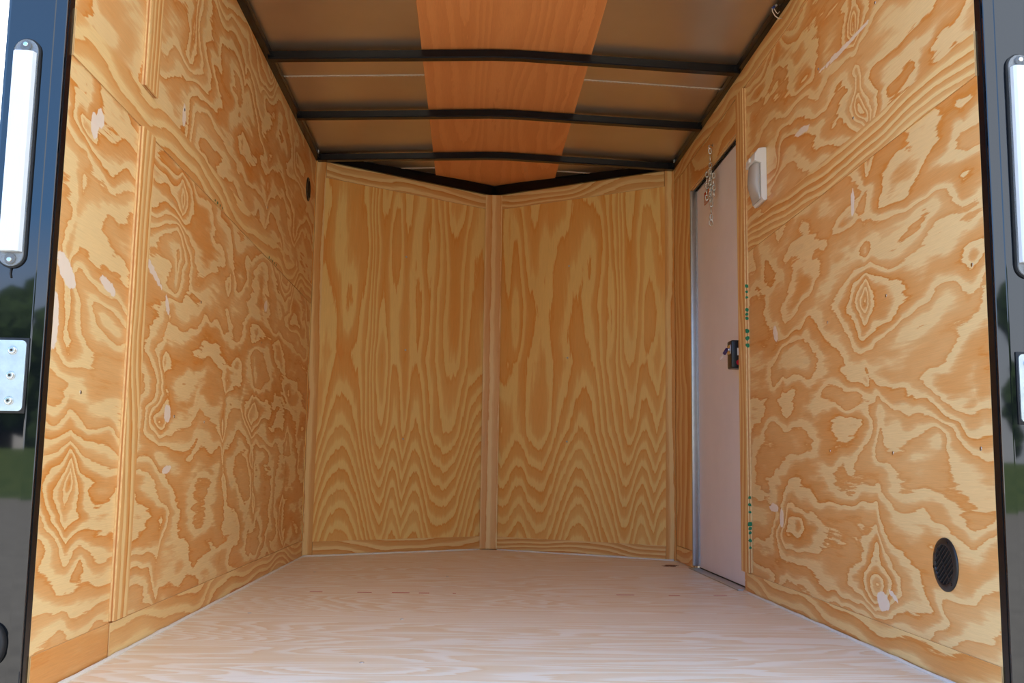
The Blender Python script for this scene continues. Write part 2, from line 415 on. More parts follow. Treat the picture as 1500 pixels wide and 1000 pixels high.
# battens, bands and skirting boards (all trim)
TN = [0]
def trim(fn, rects, seed, k=14, wob=1.4, along='u', mat='trimply', off=0.006, label=None, **kw):
    TN[0] += 1
    return fn('trim_%d' % TN[0], rects, strip_grain(seed, k, wob), mat=mat, th=off - 0.0003, off=off, along=along, res=0.0075, uvoff=seed * 1.3, kind='structure', label=label, **kw)
fl = lambda *a, **k: on_front(a[0], -1, *a[1:], **k)
fr = lambda *a, **k: on_front(a[0], 1, *a[1:], **k)
# left wall
trim(on_left, [(YO, YC - .005, 1.167, 1.258)], 2, 22, 2.6, off=0.0035, label='horizontal plywood band across the left wall')
trim(on_left, [(2.258, 2.345, 0.076, 1.164)], 5, 30, 1.0, 'v', off=0.012, label='vertical plywood batten below the band on the left wall')
trim(on_left, [(2.258, 2.345, 1.261, H)], 6, 34, 0.8, 'v', off=0.012, label='vertical plywood batten above the band on the left wall')
trim(on_left, [(YO, 2.253, 0.004, 0.072)], 7, 8, 0.7, off=0.0035, label='short pale skirting board at the rear of the left wall')
trim(on_left, [(2.256, YC - .005, 0.004, 0.072)], 8, 30, 1.8, label='long skirting board with strong grain on the left wall')
# right wall
trim(on_right, [(YO, 3.495, 1.180, 1.270)], 11, 44, 2.2, off=0.0035, label='horizontal plywood band across the right wall')
trim(on_right, [(YO, 3.565, 0.004, 0.066)], 12, 24, 1.8, off=0.0035, label='skirting board on the right wall behind the door')
trim(on_right, [(3.505, 3.598, 0.070, 1.785)], 13, 20, 0.7, 'v', off=0.014, label='vertical plywood batten beside the side door')
trim(on_right, [(YO, YC - .005, 1.790, H)], 14, 30, 1.6, label='top plywood strip along the right wall')
trim(on_right, [(DY0 - .004, DY1 + .02, DZ + 0.004, 1.786)], 15, 12, 1.0, label='plywood header board above the side door')
trim(on_right, [(DY1 + 0.012, YC - .012, 0.074, 1.786)], 16, 10, 0.7, 'v', label='narrow plywood panel between the side door and the front corner')
trim(on_right, [(DY1 + 0.012, YC - .012, 0.004, 0.071)], 17, 22, 1.2, label='short skirting piece left of the side door')
# front
for sd, fn, nm in ((-1, fl, 'left'), (1, fr, 'right')):
    trim(fn, [(0.004, 0.053, 0.004, H)], 20 + sd, 18, 0.25, 'v', label='upright plywood strip in the front %s corner' % nm)
    trim(fn, [(0.055, VL - 0.050, 0.004, 0.066)], 24 + sd, 42 if sd == 1 else 24, 2.0, label='skirting strip under the %s front panel' % nm)
    trim(fn, [(0.055, VL - 0.050, 1.785, H)], 28 + sd, 30, 1.8, label='top strip of the %s front panel' % nm)
TN[0] += 1
post = MB((0, YA, 0))     # centre batten covering the joint of the nose
sheet('trim_%d' % TN[0], (0, YA - 0.038, 0), X_, Z_, (0, -1, 0), [(-0.044, 0.044, 0.004, H)], strip_grain(33, 20, 0.12), M['trimply'], th=0.011, off=0.0, along='v', res=0.0075, label='upright batten down the middle of the nose')

# ------------------------------------------------------------------ floor, ceiling, roof skin
def ymax(x, inset=0.0): return YA - (YA - YC) * abs(x) / HW - inset
def deck(name, xs, y0, zf, grain, mat, ny, th, inset=0.0, up=True, ax='x'):
    verts = []; gv = []; uvl = []; faces = []
    n = len(xs)
    for s_ in (0, 1):
        for i, x in enumerate(xs):
            for j in range(ny + 1):
                y = y0 + (ymax(x, inset) - y0) * j / ny
                verts.append((x, y, zf(x) + (-th if up else th) * s_))
                a, b = (x, y) if ax == 'x' else (y, x)
                uvl.append((a, b)); gv.append((a, b))
    gg = grain(np.array([g[0] for g in gv]), np.array([g[1] for g in gv]))
    m = ny + 1
    for s_ in (0, 1):
        o = s_ * n * m
        for i in range(n - 1):
            for j in range(ny):
                q = o + i * m + j; faces.append((q, q + m, q + m + 1, q + 1) if (s_ == 0) == up else (q, q + 1, q + m + 1, q + m))
    o = n * m
    for i in range(n - 1):
        for j in (0, ny): q = i * m + j; faces.append((q, q + m, q + m + o, q + o))
    for j in range(ny):
        for i in (0, n - 1): q = i * m + j; faces.append((q, q + 1, q + 1 + o, q + o))
    me = bpy.data.meshes.new(name); me.from_pydata(verts, [], faces)
    A = me.attributes.new('grain', 'FLOAT', 'POINT'); A.data.foreach_set('value', gg.astype(np.float32))
    A = me.attributes.new('putty', 'FLOAT', 'POINT'); A.data.foreach_set('value', np.zeros(len(gg), dtype=np.float32))
    uvm = me.uv_layers.new(name='UVMap'); li = np.empty(len(me.loops), dtype=np.int32); me.loops.foreach_get('vertex_index', li)
    uvm.data.foreach_set('uv', np.array(uvl, dtype=np.float32)[li].ravel()); me.update()
    return link(name, me, None, [mat])
def floor_grain(u, v):
    return 7.5 * vn(u * 0.55, v * 3.2, 51) + 4.0 * vn(u * 1.3 + 4, v * 8, 53) + v * 12 + 1.2 * vn(u * 3, v * 22, 55)
tag(deck('floor', list(np.linspace(-HW, HW, 130)), 1.80, lambda x: 0.0, floor_grain, M['floor'], 330, 0.02), kind='structure', label='pale plywood trailer floor')
ZS, ZM = 1.888, 1.922
def zc(x):
    t = 1 - abs(x) / HW
    return ZS + (ZM - ZS) * (1 - math.sqrt((1 - t) ** 2 + 0.003)) / (1 - math.sqrt(0.003)) if t < 1 else ZM
zerog = lambda u, v: u * 0
co = deck('ceiling', list(np.linspace(-HW - 0.03, HW + 0.03, 60)), 1.80, zc, zerog, M['roof'], 8, 0.006, inset=-0.02, up=False)
tag(co, kind='structure', label='bare metal roof sheets between the roof bows')
lg = lambda u, v: v * 5 + 2.2 * fbm(u * 0.5, v * 5, 61, 2)
lo = deck('ceiling_panel', list(np.linspace(-0.306, 0.309, 42)), 1.82, lambda x: zc(x) - 0.005, lg, M['lauan'], 180, 0.004, inset=0.012, up=False, ax='y')
tag(lo, 'long reddish plywood strip running down the middle of the metal ceiling', 'ceiling panel')

# raised joints of the roof sheets
def seam(y, xa, xb, th=0.0022):
    m = MB((0, 0, 0)); n = 16
    for i in range(n):
        x0 = xa + (xb - xa) * i / n; x1 = xa + (xb - xa) * (i + 1) / n
        m.prism([(x0, y, zc(x0) - 0.0025), (x1, y, zc(x1) - 0.0025), (x1, y, zc(x1) + 0.001), (x0, y, zc(x0) + 0.001)], (0, 0.0028, 0))
    k = int(abs(xb - xa) / 0.014)
    for i in range(k):
        x = xa + (xb - xa) * (i + .5) / k
        m.box(x - 0.0035, x + 0.0035, y + 0.006, y + 0.014, zc(x) - 0.0018, zc(x) + 0.001)
    return m
TN[0] += 1
for ys, nm in ((3.785, 'first'), (5.01, 'front')):
    a_, b_ = (-0.85, 0.85) if ys < 4.7 else (-0.60, 0.60)
    m = seam(ys, a_, -0.307); m2 = seam(ys, 0.31, b_)
    o1 = m.build('trim_%d' % TN[0], M['seam_white']); tag(o1, kind='structure', label='pale stitched joint of the %s roof sheet, left side' % nm); TN[0] += 1
    o2 = m2.build('trim_%d' % TN[0], M['seam_white']); tag(o2, kind='structure', label='pale stitched joint of the %s roof sheet, right side' % nm); TN[0] += 1

# roof bows
def bow_mesh(y, zlow=-0.030, wy=0.038):
    m = MB((0, y, ZS)); xs = [-HW + 0.012, -0.5, -0.18, -0.05, 0.0, 0.05, 0.18, 0.5, HW - 0.012]
    prof = [(0, -0.0004), (0, zlow + 0.004), (0.004, zlow), (wy - 0.004, zlow), (wy, zlow + 0.004), (wy, -0.0004)]
    def zz(x): return ZS + (ZM - ZS) * (1 - abs(x) / HW) - (0.004 if abs(x) < 0.02 else 0.002) - 0.0055
    m.loft([[(x, y + a, zz(x) + b) for a, b in prof] for x in xs], smooth=False)
    return m
BOWS = [(3.530, 'nearest of the three seen crossing the ceiling'), (4.150, 'middle one of the three seen crossing the ceiling'), (4.735, 'farthest one, just before the nose'),
        (2.915, 'above the upper edge of the view'), (2.30, 'closest to the rear opening')]
for y, t in BOWS:
    o = bow_mesh(y).build('roof_bow', M['black_satin'])
    tag(o, 'black steel roof bow, ' + t, 'roof bow', 'roof bows under the ceiling')

# black steel top rails
m = MB((-HW, YO, H)); m.box(-HW - 0.03, -HW + 0.024, YO, YC + 0.01, H + 0.0005, H + 0.0265, 0.002); o = m.build('top_rail', M['black_satin']); tag(o, 'black steel rail along the top of the left plywood wall', 'rail', 'top rails')
m = MB((HW, YO, H)); m.box(HW - 0.024, HW + 0.03, YO, YC + 0.01, H + 0.0005, H + 0.0265, 0.002); o = m.build('top_rail', M['black_satin']); tag(o, 'black steel rail along the top of the right plywood wall', 'rail', 'top rails')
for sd in (-1, 1):
    A, e, n, L = EV[sd]; m = MB(A + Vector((0, 0, H)))
    p0 = A + n * 0.020 + Vector((0, 0, H + 0.0005)); q = [p0, A - n * 0.03 + Vector((0, 0, H + 0.0005))]
    tn = (YA - YC) / HW; up = Vector((0, 0, .052)); a0 = p0 + e * 0.012; b0 = p0 - n * 0.05
    a1 = p0 + e * (L - 0.020 * tn - 0.0006); b1 = b0 + e * (L + 0.030 * tn - 0.0006)
    m.loft([[a0, b0, b0 + up, a0 + up], [a1, b1, b1 + up, a1 + up]], smooth=False); o = m.build('front_rail', M['black_satin'])
    tag(o, 'black steel rail over the %s front panel of the nose' % ('left' if sd < 0 else 'right'), 'rail', 'top rails')
    # pale lip along the rail
    TN[0] += 1; m = MB(A + Vector((0, 0, H)))
    p0 = A + n * 0.0215 + e * 0.12 + Vector((0, 0, H + 0.0525)); m.prism([p0, p0 - n * 0.002, p0 - n * 0.002 + Vector((0, 0, .0018)), p0 + Vector((0, 0, .0018))], e * (L - 0.45))
    o = m.build('trim_%d' % TN[0], M['seam_white']); tag(o, kind='structure', label='pale lip above the %s front rail' % ('left' if sd < 0 else 'right'))

# outside shell (black skin, roof, chassis) so that daylight only comes in through the rear
def struct_box(name, *a, mat='black_gloss', bev=0, label=None):
    m = MB(((a[0] + a[1]) / 2, (a[2] + a[3]) / 2, a[4])); m.box(*a, bev=bev); return tag(m.build(name, M[mat]), kind='structure', label=label)
struct_box('wall_outer_left', -0.975, -HW - 0.0415, 1.875, YC + 0.05, -0.02, 2.0)
m = MB((0.95, 3, 0)); m.box(HW + 0.0415, 0.975, 1.875, YC + 0.05, -0.02, 2.0); tag(m.build('wall_outer_right', M['black_gloss']), kind='structure')
for sd, nm in ((-1, 'left'), (1, 'right')):
    A, e, n, L = EV[sd]; m = MB(A)
    a = A - n * 0.032 - e * 0.06; a = Vector((a.x, a.y, -0.02)); m.prism([a, a + e * (L + 0.10), a + e * (L + 0.10) - n * 0.05, a - n * 0.05], (0, 0, 2.02))
    tag(m.build('wall_outer_nose_%s' % nm, M['black_gloss']), kind='structure')
m = MB((0, 3, 1.96)); m.prism([(-1.0, 1.80, 1.96), (1.0, 1.80, 1.96), (1.0, YC + .1, 1.96), (0, YA + .12, 1.96), (-1.0, YC + .1, 1.96)], (0, 0, 0.03)); tag(m.build('roof', M['white_plastic']), kind='structure')
struct_box('trim_100', -0.975, 0.975, 1.812, 1.872, 1.893, 1.958, label='black header of the rear opening')
struct_box('trim_101', -0.975, 0.975, 1.74, 1.795, -0.10, -0.004, mat='black_satin', label='rear sill of the trailer')

# rear corner posts: glossy black face with a soft bevel and a dark return against the plywood
def rear_post(sd, label):
    m = MB((sd * 0.92, 1.84, -0.02))
    P = [(0.8665, 1.868), (0.8665, 1.846), (0.8672, 1.8385), (0.8684, 1.8372), (0.8868, 1.8358), (0.8885, 1.8351), (0.8900, 1.8350), (0.968, 1.835), (0.974, 1.838), (0.975, 1.845), (0.975, 1.874), (0.9085, 1.874), (0.9085, 1.868)]
    pts = [(sd * x, y, -0.02) for x, y in P]
    a = [m.bm.verts.new(p) for p in pts]; b = [m.bm.verts.new((p[0], p[1], 1.892)) for p in pts]
    m.face(a); m.face(b[::-1])
    for i in range(len(a)): m.face([a[i], a[(i + 1) % len(a)], b[(i + 1) % len(a)], b[i]], False)
    return tag(m.build('rear_post', M['black_gloss']), label, 'post', 'rear corner posts')
rear_post(-1, 'glossy black rear corner post left of the plywood, reflecting blue sky')
rear_post(1, 'glossy black rear corner post right of the plywood, reflecting grey sky and trees')
for sd in (-1, 1):
    TN[0] += 1; m = MB((sd * HW, YO, 0)); xa, xb = sorted((sd * (HW - 0.0), sd * (HW + 0.0016)))
    m = MB((sd * HW, 1.85, 0)); xa, xb = sorted((sd * (HW + 0.0002), sd * 0.8665)); m.box(xa, xb, 1.8445, YO - 0.0005, 0.0005, H)
    tag(m.build('trim_%d' % TN[0], M['black_satin']), kind='structure', label='dark filler strip between post and plywood')

# ------------------------------------------------------------------ outside: ground and trees the black posts mirror
struct_box('ground', -60, 60, -26, 30, -0.62, -0.60, mat='asphalt', label='pale paved yard')
m = MB((0, -26, -0.6)); m.prism([(-60, -26, -0.62), (-60, -26, -0.60), (-60, -34, 0.9), (-60, -60, 1.0), (-60, -60, -0.62)], (120, 0, 0)); tag(m.build('ground_grass', M['grass']), kind='structure', label='grass bank beyond the yard')
def tree(x, y, h, w, label, seed):
    rnd = random.Random(seed); g = 0.9; t = empty('tree', (x, y, g), label, 'tree', 'trees beyond the yard')
    m = MB((x, y, g)); m.tube([(x, y, g - 0.1), (x + .1, y, g + h * .3), (x, y + .1, g + h * .6)], [w * .07, w * .05, w * .03], 10); m.build('trunk', M['bark'], t)
    m = MB((x, y, g))
    for i in range(26):
        a = rnd.random() * 6.28; rr = rnd.random() ** .5 * w * .38; z = g + h * (0.10 + 0.76 * rnd.random()); s = min(w * (0.15 + .10 * rnd.random()), z - g + .3)
        b = bmesh.new(); bmesh.ops.create_icosphere(b, subdivisions=3, radius=s)
        for v in b.verts: v.co *= 1 + 0.28 * (rnd.random() - .5)
        m.merge(b, False, Matrix.Translation((x + rr * math.cos(a), y + rr * math.sin(a), z)))
    m.build('foliage', M['leaf'], t)
for i, (x, y, h, w) in enumerate([(-28, -38, 7, 7), (-18.8, -38, 6.6, 7), (-9.4, -40, 5.4, 7), (0, -41, 5.5, 7), (9.4, -40, 7, 7), (18.8, -38, 9, 7), (28.2, -38, 9, 7)]):
    tree(x, y, h, w, ['large spreading tree at the far left of the bank', 'rounded tree second from the left of the bank', 'lowest tree, left of the middle of the bank', 'tree in the middle of the bank', 'tree just right of the middle of the bank', 'tallest tree, second from the right end', 'tall tree at the right end of the bank'][i], i)

# ------------------------------------------------------------------ side door
d = empty('door_1', (HW, DY0, 0), kind='structure'); d['label'] = 'white side door with black lock in the right wall'
at = (HW, DY0, 0); DX = HW + 0.020
m = MB(at); m.box(DX, DX + 0.014, DY0 - 0.006, DY1 - 0.004, 0.0045, DZ + 0.006); m.build('door_panel', M['door_skin'], d)
m = MB(at)
m.box(HW - 0.0095, DX - 0.0005, DY1 - 0.003, DY1 + 0.011, 0.012, DZ - 0.0005, 0.0015)
m.box(DX - 0.006, DX - 0.0004, DY1 - 0.012, DY1 - 0.003, 0.012, DZ - 0.004)
m.build('door_frame', M['alu'], d)
m = MB(at); m.box(HW + 0.006, HW + 0.010, DY0 + 0.001, DY1 - 0.003, DZ - 0.003, DZ - 0.0005); m.box(DX - 0.004, DX - 0.0005, DY0 + 0.001, DY1 - 0.014, DZ - 0.007, DZ - 0.0005); m.build('top_frame', M['black_plastic'], d)
m = MB(at); m.box(HW - 0.026, HW + 0.038, DY0 + 0.001, DY1 + 0.012, 0.0006, 0.004, 0.001); th = m.build('threshold', M['alu'], d)
m = MB(at); m.box(DX - 0.004, DX - 0.0005, DY0 + 0.003, DY1 - 0.012, 0.0042, 0.0075); m.build('bottom_seal', M['rubber'], d)
for y in (3.62, 3.98, 4.34):
    m = MB(at); m.disc((HW - 0.016, y, 0.004), Z_, 0.004, 0.0016, 12, 0.001); m.build('threshold_screw', M['chrome'], d)
# lock
m = MB(at); m.box(DX - 0.046, DX - 0.0006, 3.655, 3.715, 0.785, 0.888, 0.006, 3); lk = m.build('door_lock', M['black_plastic'], d); lk['label'] = 'black lock box on the white door'
m = MB(at); m.disc((DX - 0.018, 3.6555, 0.806), (0, -1, 0), 0.010, 0.001, 20); m.build('red_dot', M['red'], lk)
m = MB(at); m.box(DX - 0.024, DX - 0.0185, 3.6545, 3.6552, 0.832, 0.859); m.build('white_print', M['label_white'], lk)
m = MB(at); m.box(DX - 0.0475, DX - 0.0458, 3.662, 3.708, 0.838, 0.872, 0.0006); m.build('lock_plate', M['chrome'], lk)
ky = empty('key', (DX - 0.0475, 3.68, 0.858), 'key with a dark purple head stuck in the black door lock', 'key')
m = MB(ky.location); m.disc((DX - 0.0482, 3.68, 0.855), (-1, 0, 0), 0.006, 0.005, 16, 0.001); m.build('lock_ring', M['chrome'], ky)
hx = DX - 0.060
m = MB(ky.location); b = bmesh.new(); bmesh.ops.create_cube(b, size=1)
for v in b.verts: v.co = Vector((v.co.x * 0.013, v.co.y * 0.005, v.co.z * 0.027))
bmesh.ops.bevel(b, geom=b.edges[:], offset=0.002, segments=2, affect='EDGES')
m.merge(b, True, Matrix.Translation((hx, 3.68, 0.848)) @ Matrix.Rotation(math.radians(32), 4, 'Y')); m.build('key_head', M['purple'], ky)
m = MB(ky.location); b = bmesh.new(); bmesh.ops.create_cube(b, size=1)
for v in b.verts: v.co = Vector((v.co.x * 0.004, v.co.y * 0.002, v.co.z * 0.026))
m.merge(b, False, Matrix.Translation((hx - 0.0145, 3.68, 0.825)) @ Matrix.Rotation(math.radians(38), 4, 'Y')); m.build('key_blade', M['chrome'], ky)
# sticker on the door
stk = empty('warning_sticker', (DX - 0.001, 4.20, 1.57), 'small orange and red sticker on the white door near its top left corner', 'sticker')
m = MB(stk.location)
m.box(DX - 0.0013, DX - 0.0006, 4.13, 4.25, 1.545, 1.60); m.build('sticker_sheet', M['sticker'], stk)
m = MB(stk.location); m.box(DX - 0.0018, DX - 0.0014, 4.19, 4.245, 1.575, 1.597); m.build('red_field', M['sticker_red'], stk)
m = MB(stk.location)
for i in range(3): m.box(DX - 0.0018, DX - 0.0014, 4.14, 4.24, 1.550 + i * 0.007, 1.5525 + i * 0.007)
m.build('print_lines', M['label_white'], stk)

# chain hanging from a screw hook on the header board
CX, CY = HW - 0.018, 3.985
ch = empty('chain', (CX, CY, 1.725), 'bundled steel safety chain hanging over the top of the white door', 'chain')
def links(pts, w=0.016, l=0.027, r=0.0028):
    m = MB(ch.location); L = l - 2 * r
    d = 0; acc = [Vector(p) for p in pts]; i = 0
    seg = [(a, b) for a, b in zip(acc, acc[1:])]; k = 0; carry = 0
    for a, b in seg:
        v = b - a; n = int(v.length / (L - 0.001)); v.normalize(); sdv = v.cross(Vector((0, 1, 0))).normalized(); s2 = v.cross(sdv)
        for j in range(max(1, n)):
            c = a + v * ((j + 0.5) * (b - a).length / max(1, n)); q = sdv if k % 2 else s2; k += 1
            q2 = (sdv + s2 * .4).normalized() if k % 2 else (s2 - sdv * .4).normalized()
            path = []
            for t in range(12):
                an = 2 * math.pi * t / 12; yv = (l / 2 - w / 2) * (1 if math.sin(an) > 0.01 else -1 if math.sin(an) < -0.01 else 0)
                path.append(c + v * (math.sin(an) * (w / 2 - r) + yv) + q2 * (math.cos(an) * (w / 2 - r)))
            m.tube(path, r, 6, closed=True)
    return m
links([(CX, CY, 1.718), (CX + .004, CY + .01, 1.66), (CX, CY, 1.60)]).build('upper_strand', M['chain'], ch)
for i, (dx, dy, z0, z1) in enumerate([(-.010, 0.012, 1.62, 1.50), (-.003, -0.012, 1.625, 1.485), (.005, 0.014, 1.62, 1.50), (.011, -0.01, 1.61, 1.51), (0.001, 0.0, 1.60, 1.49)]):
    links([(CX + dx, CY + dy, z0), (CX + dx * 1.2, CY + dy, z1)]).build('looped_strand', M['chain'], ch)
links([(CX + .004, CY, 1.495), (CX + .002, CY, 1.415)]).build('hanging_strand', M['chain'], ch)
m = MB(ch.location); m.tube([(CX + .002 + 0.008 * math.cos(a), CY, 1.404 + 0.012 * math.sin(a)) for a in [i * math.pi / 6 for i in range(12)]], 0.0022, 8, closed=True); m.build('end_ring', M['chain'], ch)
m = MB(ch.location); m.tube([(HW - 0.0065, CY, 1.728), (HW - 0.016, CY, 1.728), (CX - .004, CY, 1.724), (CX - .004, CY, 1.716), (CX + .002, CY, 1.711), (CX + .005, CY, 1.716)], 0.002, 8); m.disc((HW - 0.0062, CY, 1.728), (-1, 0, 0), 0.006, 0.002, 14); m.build('hook', M['chrome'], ch)

# ------------------------------------------------------------------ wall light
ly0, ly1, lz0, lz1 = 3.262, 3.372, 1.305, 1.487
wl = empty('wall_light', (HW, (ly0 + ly1) / 2, lz0), 'white plastic dome light with smoky lens on the right wall by the door', 'wall light')
m = MB(wl.location)
prof = [(HW - 0.0005, lz0 + .003), (HW - 0.010, lz0), (HW - 0.012, lz0), (HW - 0.020, lz0 + .010), (HW - 0.020, lz0 + 0.130), (HW - 0.042, lz0 + 0.136), (HW - 0.040, lz0 + 0.160), (HW - 0.028, lz1 - .004), (HW - 0.012, lz1), (HW - 0.0005, lz1)]
m.prism([(x, ly0, z) for x, z in prof], (0, ly1 - ly0, 0))
o = m.build('light_base', M['white_plastic'], wl); bv = o.modifiers.new('bevel', 'BEVEL'); bv.width = 0.003; bv.segments = 3; bv.limit_method = 'ANGLE'
m = MB(wl.location); rings = []
for t in range(13):
    s_ = t / 12; z = lz0 + 0.006 + s_ * 0.127; dpt = 0.020 + 0.026 * (math.sin(math.pi * (0.10 + 0.90 * (s_ ** 0.75) * 0.72)) ** 0.7) * (0.35 + 0.65 * min(1, s_ * 2.2))
    rings.append([(HW - 0.0202 - (dpt - 0.02) * math.sin(math.pi * k / 12) ** 0.45 * (1 if 0 < k < 12 else 0), ly0 + 0.010 + (ly1 - ly0 - 0.020) * (1 - math.cos(math.pi * k / 12)) / 2, z) for k in range(13)])
m.loft(rings); m.build('lens', M['dome_lens'], wl)
m = MB(wl.location); m.box(HW - 0.024, HW - 0.0205, ly0 + .03, ly1 - .03, lz0 + .03, lz0 + .11, 0.001); m.build('lamp_board', M['label_white'], wl)
m = MB(wl.location); m.box(HW - 0.047, HW - 0.0395, ly0 + .047, ly0 + .067, lz0 + .143, lz0 + .156, 0.0015); m.build('rocker_switch', M['white_plastic'], wl)

# ------------------------------------------------------------------ round vents
def vent(x, y, z, sd, rad, label, ang, slats=True):
    n = Vector((-sd, 0, 0)); t = empty('round_vent', (x, y, z), label, 'vent', 'round wall vents')
    a = Vector((0, 1, 0)); b = Vector((0, 0, 1)); c = Vector((x, y, z)); m = MB(t.location); N_ = 48
    P = [(rad, 0.0003), (rad, 0.002), (rad * .97, 0.0038), (rad * .78, 0.0055), (rad * .74, 0.0050), (rad * .74, 0.001)]
    rings = [[c + n * h + (a * math.cos(2 * math.pi * k / N_) + b * math.sin(2 * math.pi * k / N_)) * q for k in range(N_)] for q, h in P]
    m.loft(rings, cap=False); m.build('rim', M['black_plastic'], t)
    m = MB(t.location); m.disc(c + n * 0.0003, n, rad * .76, 0.0008, 32); m.build('backing', M['dark_hole'], t)
    R2 = rad * .745; u = a * math.cos(ang) + b * math.sin(ang); w = -a * math.sin(ang) + b * math.cos(ang)
    k = 9
    for i in range(k):
        o = (i + .5) / k * 2 - 1; hl = R2 * math.sqrt(max(0, 1 - o * o)) - .0006
        p = c + w * (o * R2)
        m = MB(t.location); q0 = p - u * hl + n * .0012
        m.prism([q0 - w * .0012, q0 + w * .0012, q0 + w * .0026 + n * .0042, q0 + w * .0008 + n * .0042], u * 2 * hl); m.build('slat', M['black_plastic'], t)
    m = MB(t.location); q0 = c - w * R2 + n * .0052; m.prism([q0 - u * .0008, q0 + u * .0008, q0 + u * .0008 + n * .0008, q0 - u * .0008 + n * .0008], w * 2 * R2); m.build('centre_rib', M['black_plastic'], t)
    for k in range(3):
        an = ang + 0.5 + k * 2.094; p = c + (a * math.cos(an) + b * math.sin(an)) * rad * .87 + n * .0044
        m = MB(t.location); m.disc(p, n, 0.0032, 0.0012, 12, 0.0006); m.build('vent_screw', M['black_satin'], t)
vent(HW - 0.0002, 2.073, 0.229, 1, 0.054, 'round black slatted vent low on the right plywood wall', math.radians(-38))
vent(-HW + 0.0002, 4.575, 1.663, -1, 0.054, 'round black vent high on the left plywood wall near the front corner', math.radians(60))

# ------------------------------------------------------------------ light bars and hinges on the rear posts
def capsule(x, w, z0, z1, y, th, n=12):
    r = w / 2; P = []
    for k in range(n + 1): a = math.pi * k / n; P.append((x + r * math.cos(a), y, z1 - r + r * math.sin(a)))
    for k in range(n + 1): a = math.pi + math.pi * k / n; P.append((x + r * math.cos(a), y, z0 + r + r * math.sin(a)))
    return P
def light_bar(x, z0, z1, label):
    y = 1.8347; t = empty('light_bar', (x, y, z0), label, 'light', 'light bars on the rear posts')
    m = MB(t.location); m.prism(capsule(x, 0.050, z0 - .003, z1 + .003, y, 0), (0, -0.004, 0)); m.build('gasket', M['rubber'], t)
    m = MB(t.location); m.prism(capsule(x, 0.043, z0, z1, y - 0.0042, 0), (0, -0.004, 0))
    for z in (z0 + 0.013, z1 - 0.013): m.disc((x, y - 0.0082, z), (0, -1, 0), 0.010, 0.003, 20, 0.001)
    m.build('clear_housing', M['clear'], t)
    m = MB(t.location); zz0, zz1 = z0 + 0.026, z1 - 0.026; Y = y - 0.0084
    prof = [(-0.0195, 0), (-0.0185, -0.009), (-0.014, -0.013), (0.010, -0.013), (0.0165, -0.009), (0.0195, 0)]
    m.loft([[(x + a, Y + b, z) for a, b in prof] for z in (zz0, zz1)], smooth=False); m.build('white_lens', M['led_lens'], t)
    m = MB(t.location)
    m.box(x - 0.017, x + 0.015, Y - 0.0009, Y - 0.0002, zz0 + .004, zz1 - .004)
    for z in (z0 + 0.011, z1 - 0.011):
        m2 = MB(t.location); m2.disc((x, y - 0.0114, z), (0, -1, 0), 0.0045, 0.0022, 14, 0.001); m2.box(x - .003, x + .003, y - .0139, y - .0136, z - .0005, z + .0005); m2.build('bar_screw', M['chrome'], t)
    m.bm.free()
    m = MB(t.location); m.tube([(x, y - 0.002, z0 - 0.003), (x - .001, y - 0.0015, z0 - 0.012), (x + .001, y - 0.0010, z0 - 0.02)], 0.0015, 6); m.build('cable', M['rubber'], t)
light_bar(-0.9315, 0.755, 1.178, 'long clear white light bar on the left black post, above the hinge')
light_bar(0.9290, 0.777, 1.208, 'long clear white light bar on the right black post, above the hinge')
def hinge(sd, z0, z1, label):
    y = 1.8347; t = empty('door_hinge', (sd * 0.93, y, z0), label, 'hinge', 'hinges on the rear posts')
    xi, xo = 0.8925 + (0.008 if sd > 0 else 0), 0.955
    m = MB(t.location); a, b = sorted((sd * (xi - .003), sd * xo)); m.box(a, b, y - 0.003, y, z0 - 0.004, z1 + 0.005, 0.0012); m.build('backing_pad', M['rubber'], t)
    r = 0.008; m = MB(t.location); P = []
    for cx, cz, a0 in ((xi + r, z0 + r, math.pi), (xo, z0, None), (xo, z1, None), (xi + r, z1 - r, math.pi / 2)):
        if a0 is None: P.append((sd * cx, y - 0.0032, cz))
        elif cz < (z0 + z1) / 2: P += [(sd * (cx + r * math.cos(a0 + k * math.pi / 12)), y - 0.0032, cz + r * math.sin(a0 + k * math.pi / 12)) for k in range(7)]
        else: P += [(sd * (cx + r * math.cos(a0 + k * math.pi / 12)), y - 0.0032, cz + r * math.sin(a0 + k * math.pi / 12)) for k in range(7)]
    m.prism(P, (0, -0.004, 0)); m.build('hinge_plate', M['zinc'], t)
    m = MB(t.location); xk = sd * (xo - 0.008)
    for i in range(3): m.tube([(xk, y - 0.0130, z0 + 0.004 + i * 0.041), (xk, y - 0.0130, z0 + 0.038 + i * 0.041)], 0.0058, 16)
    m.build('hinge_barrel', M['zinc'], t)
    xb = sd * (xi + (0.023 if sd < 0 else 0.016))
    for z in (z0 + 0.018, (z0 + z1) / 2, z1 - 0.018):
        bt = MB(t.location); bt.disc((xb, y - 0.0073, z), (0, -1, 0), 0.0082, 0.0012, 24)
        bt.disc((xb, y - 0.0086, z), (0, -1, 0), 0.0070, 0.0040, 24, 0.0025); bo = bt.build('hinge_bolt', M['chrome'], t)
        bt = MB(t.location); bt.disc((xb, y - 0.0127, z), (0, -1, 0), 0.0024, 0.0006, 6); bt.build('bolt_socket', M['rubber'], bo)
hinge(-1, 0.497, 0.622, 'zinc hinge plate with three bolts on the left black post')
hinge(1, 0.507, 0.632, 'zinc hinge plate with three bolts on the right black post')
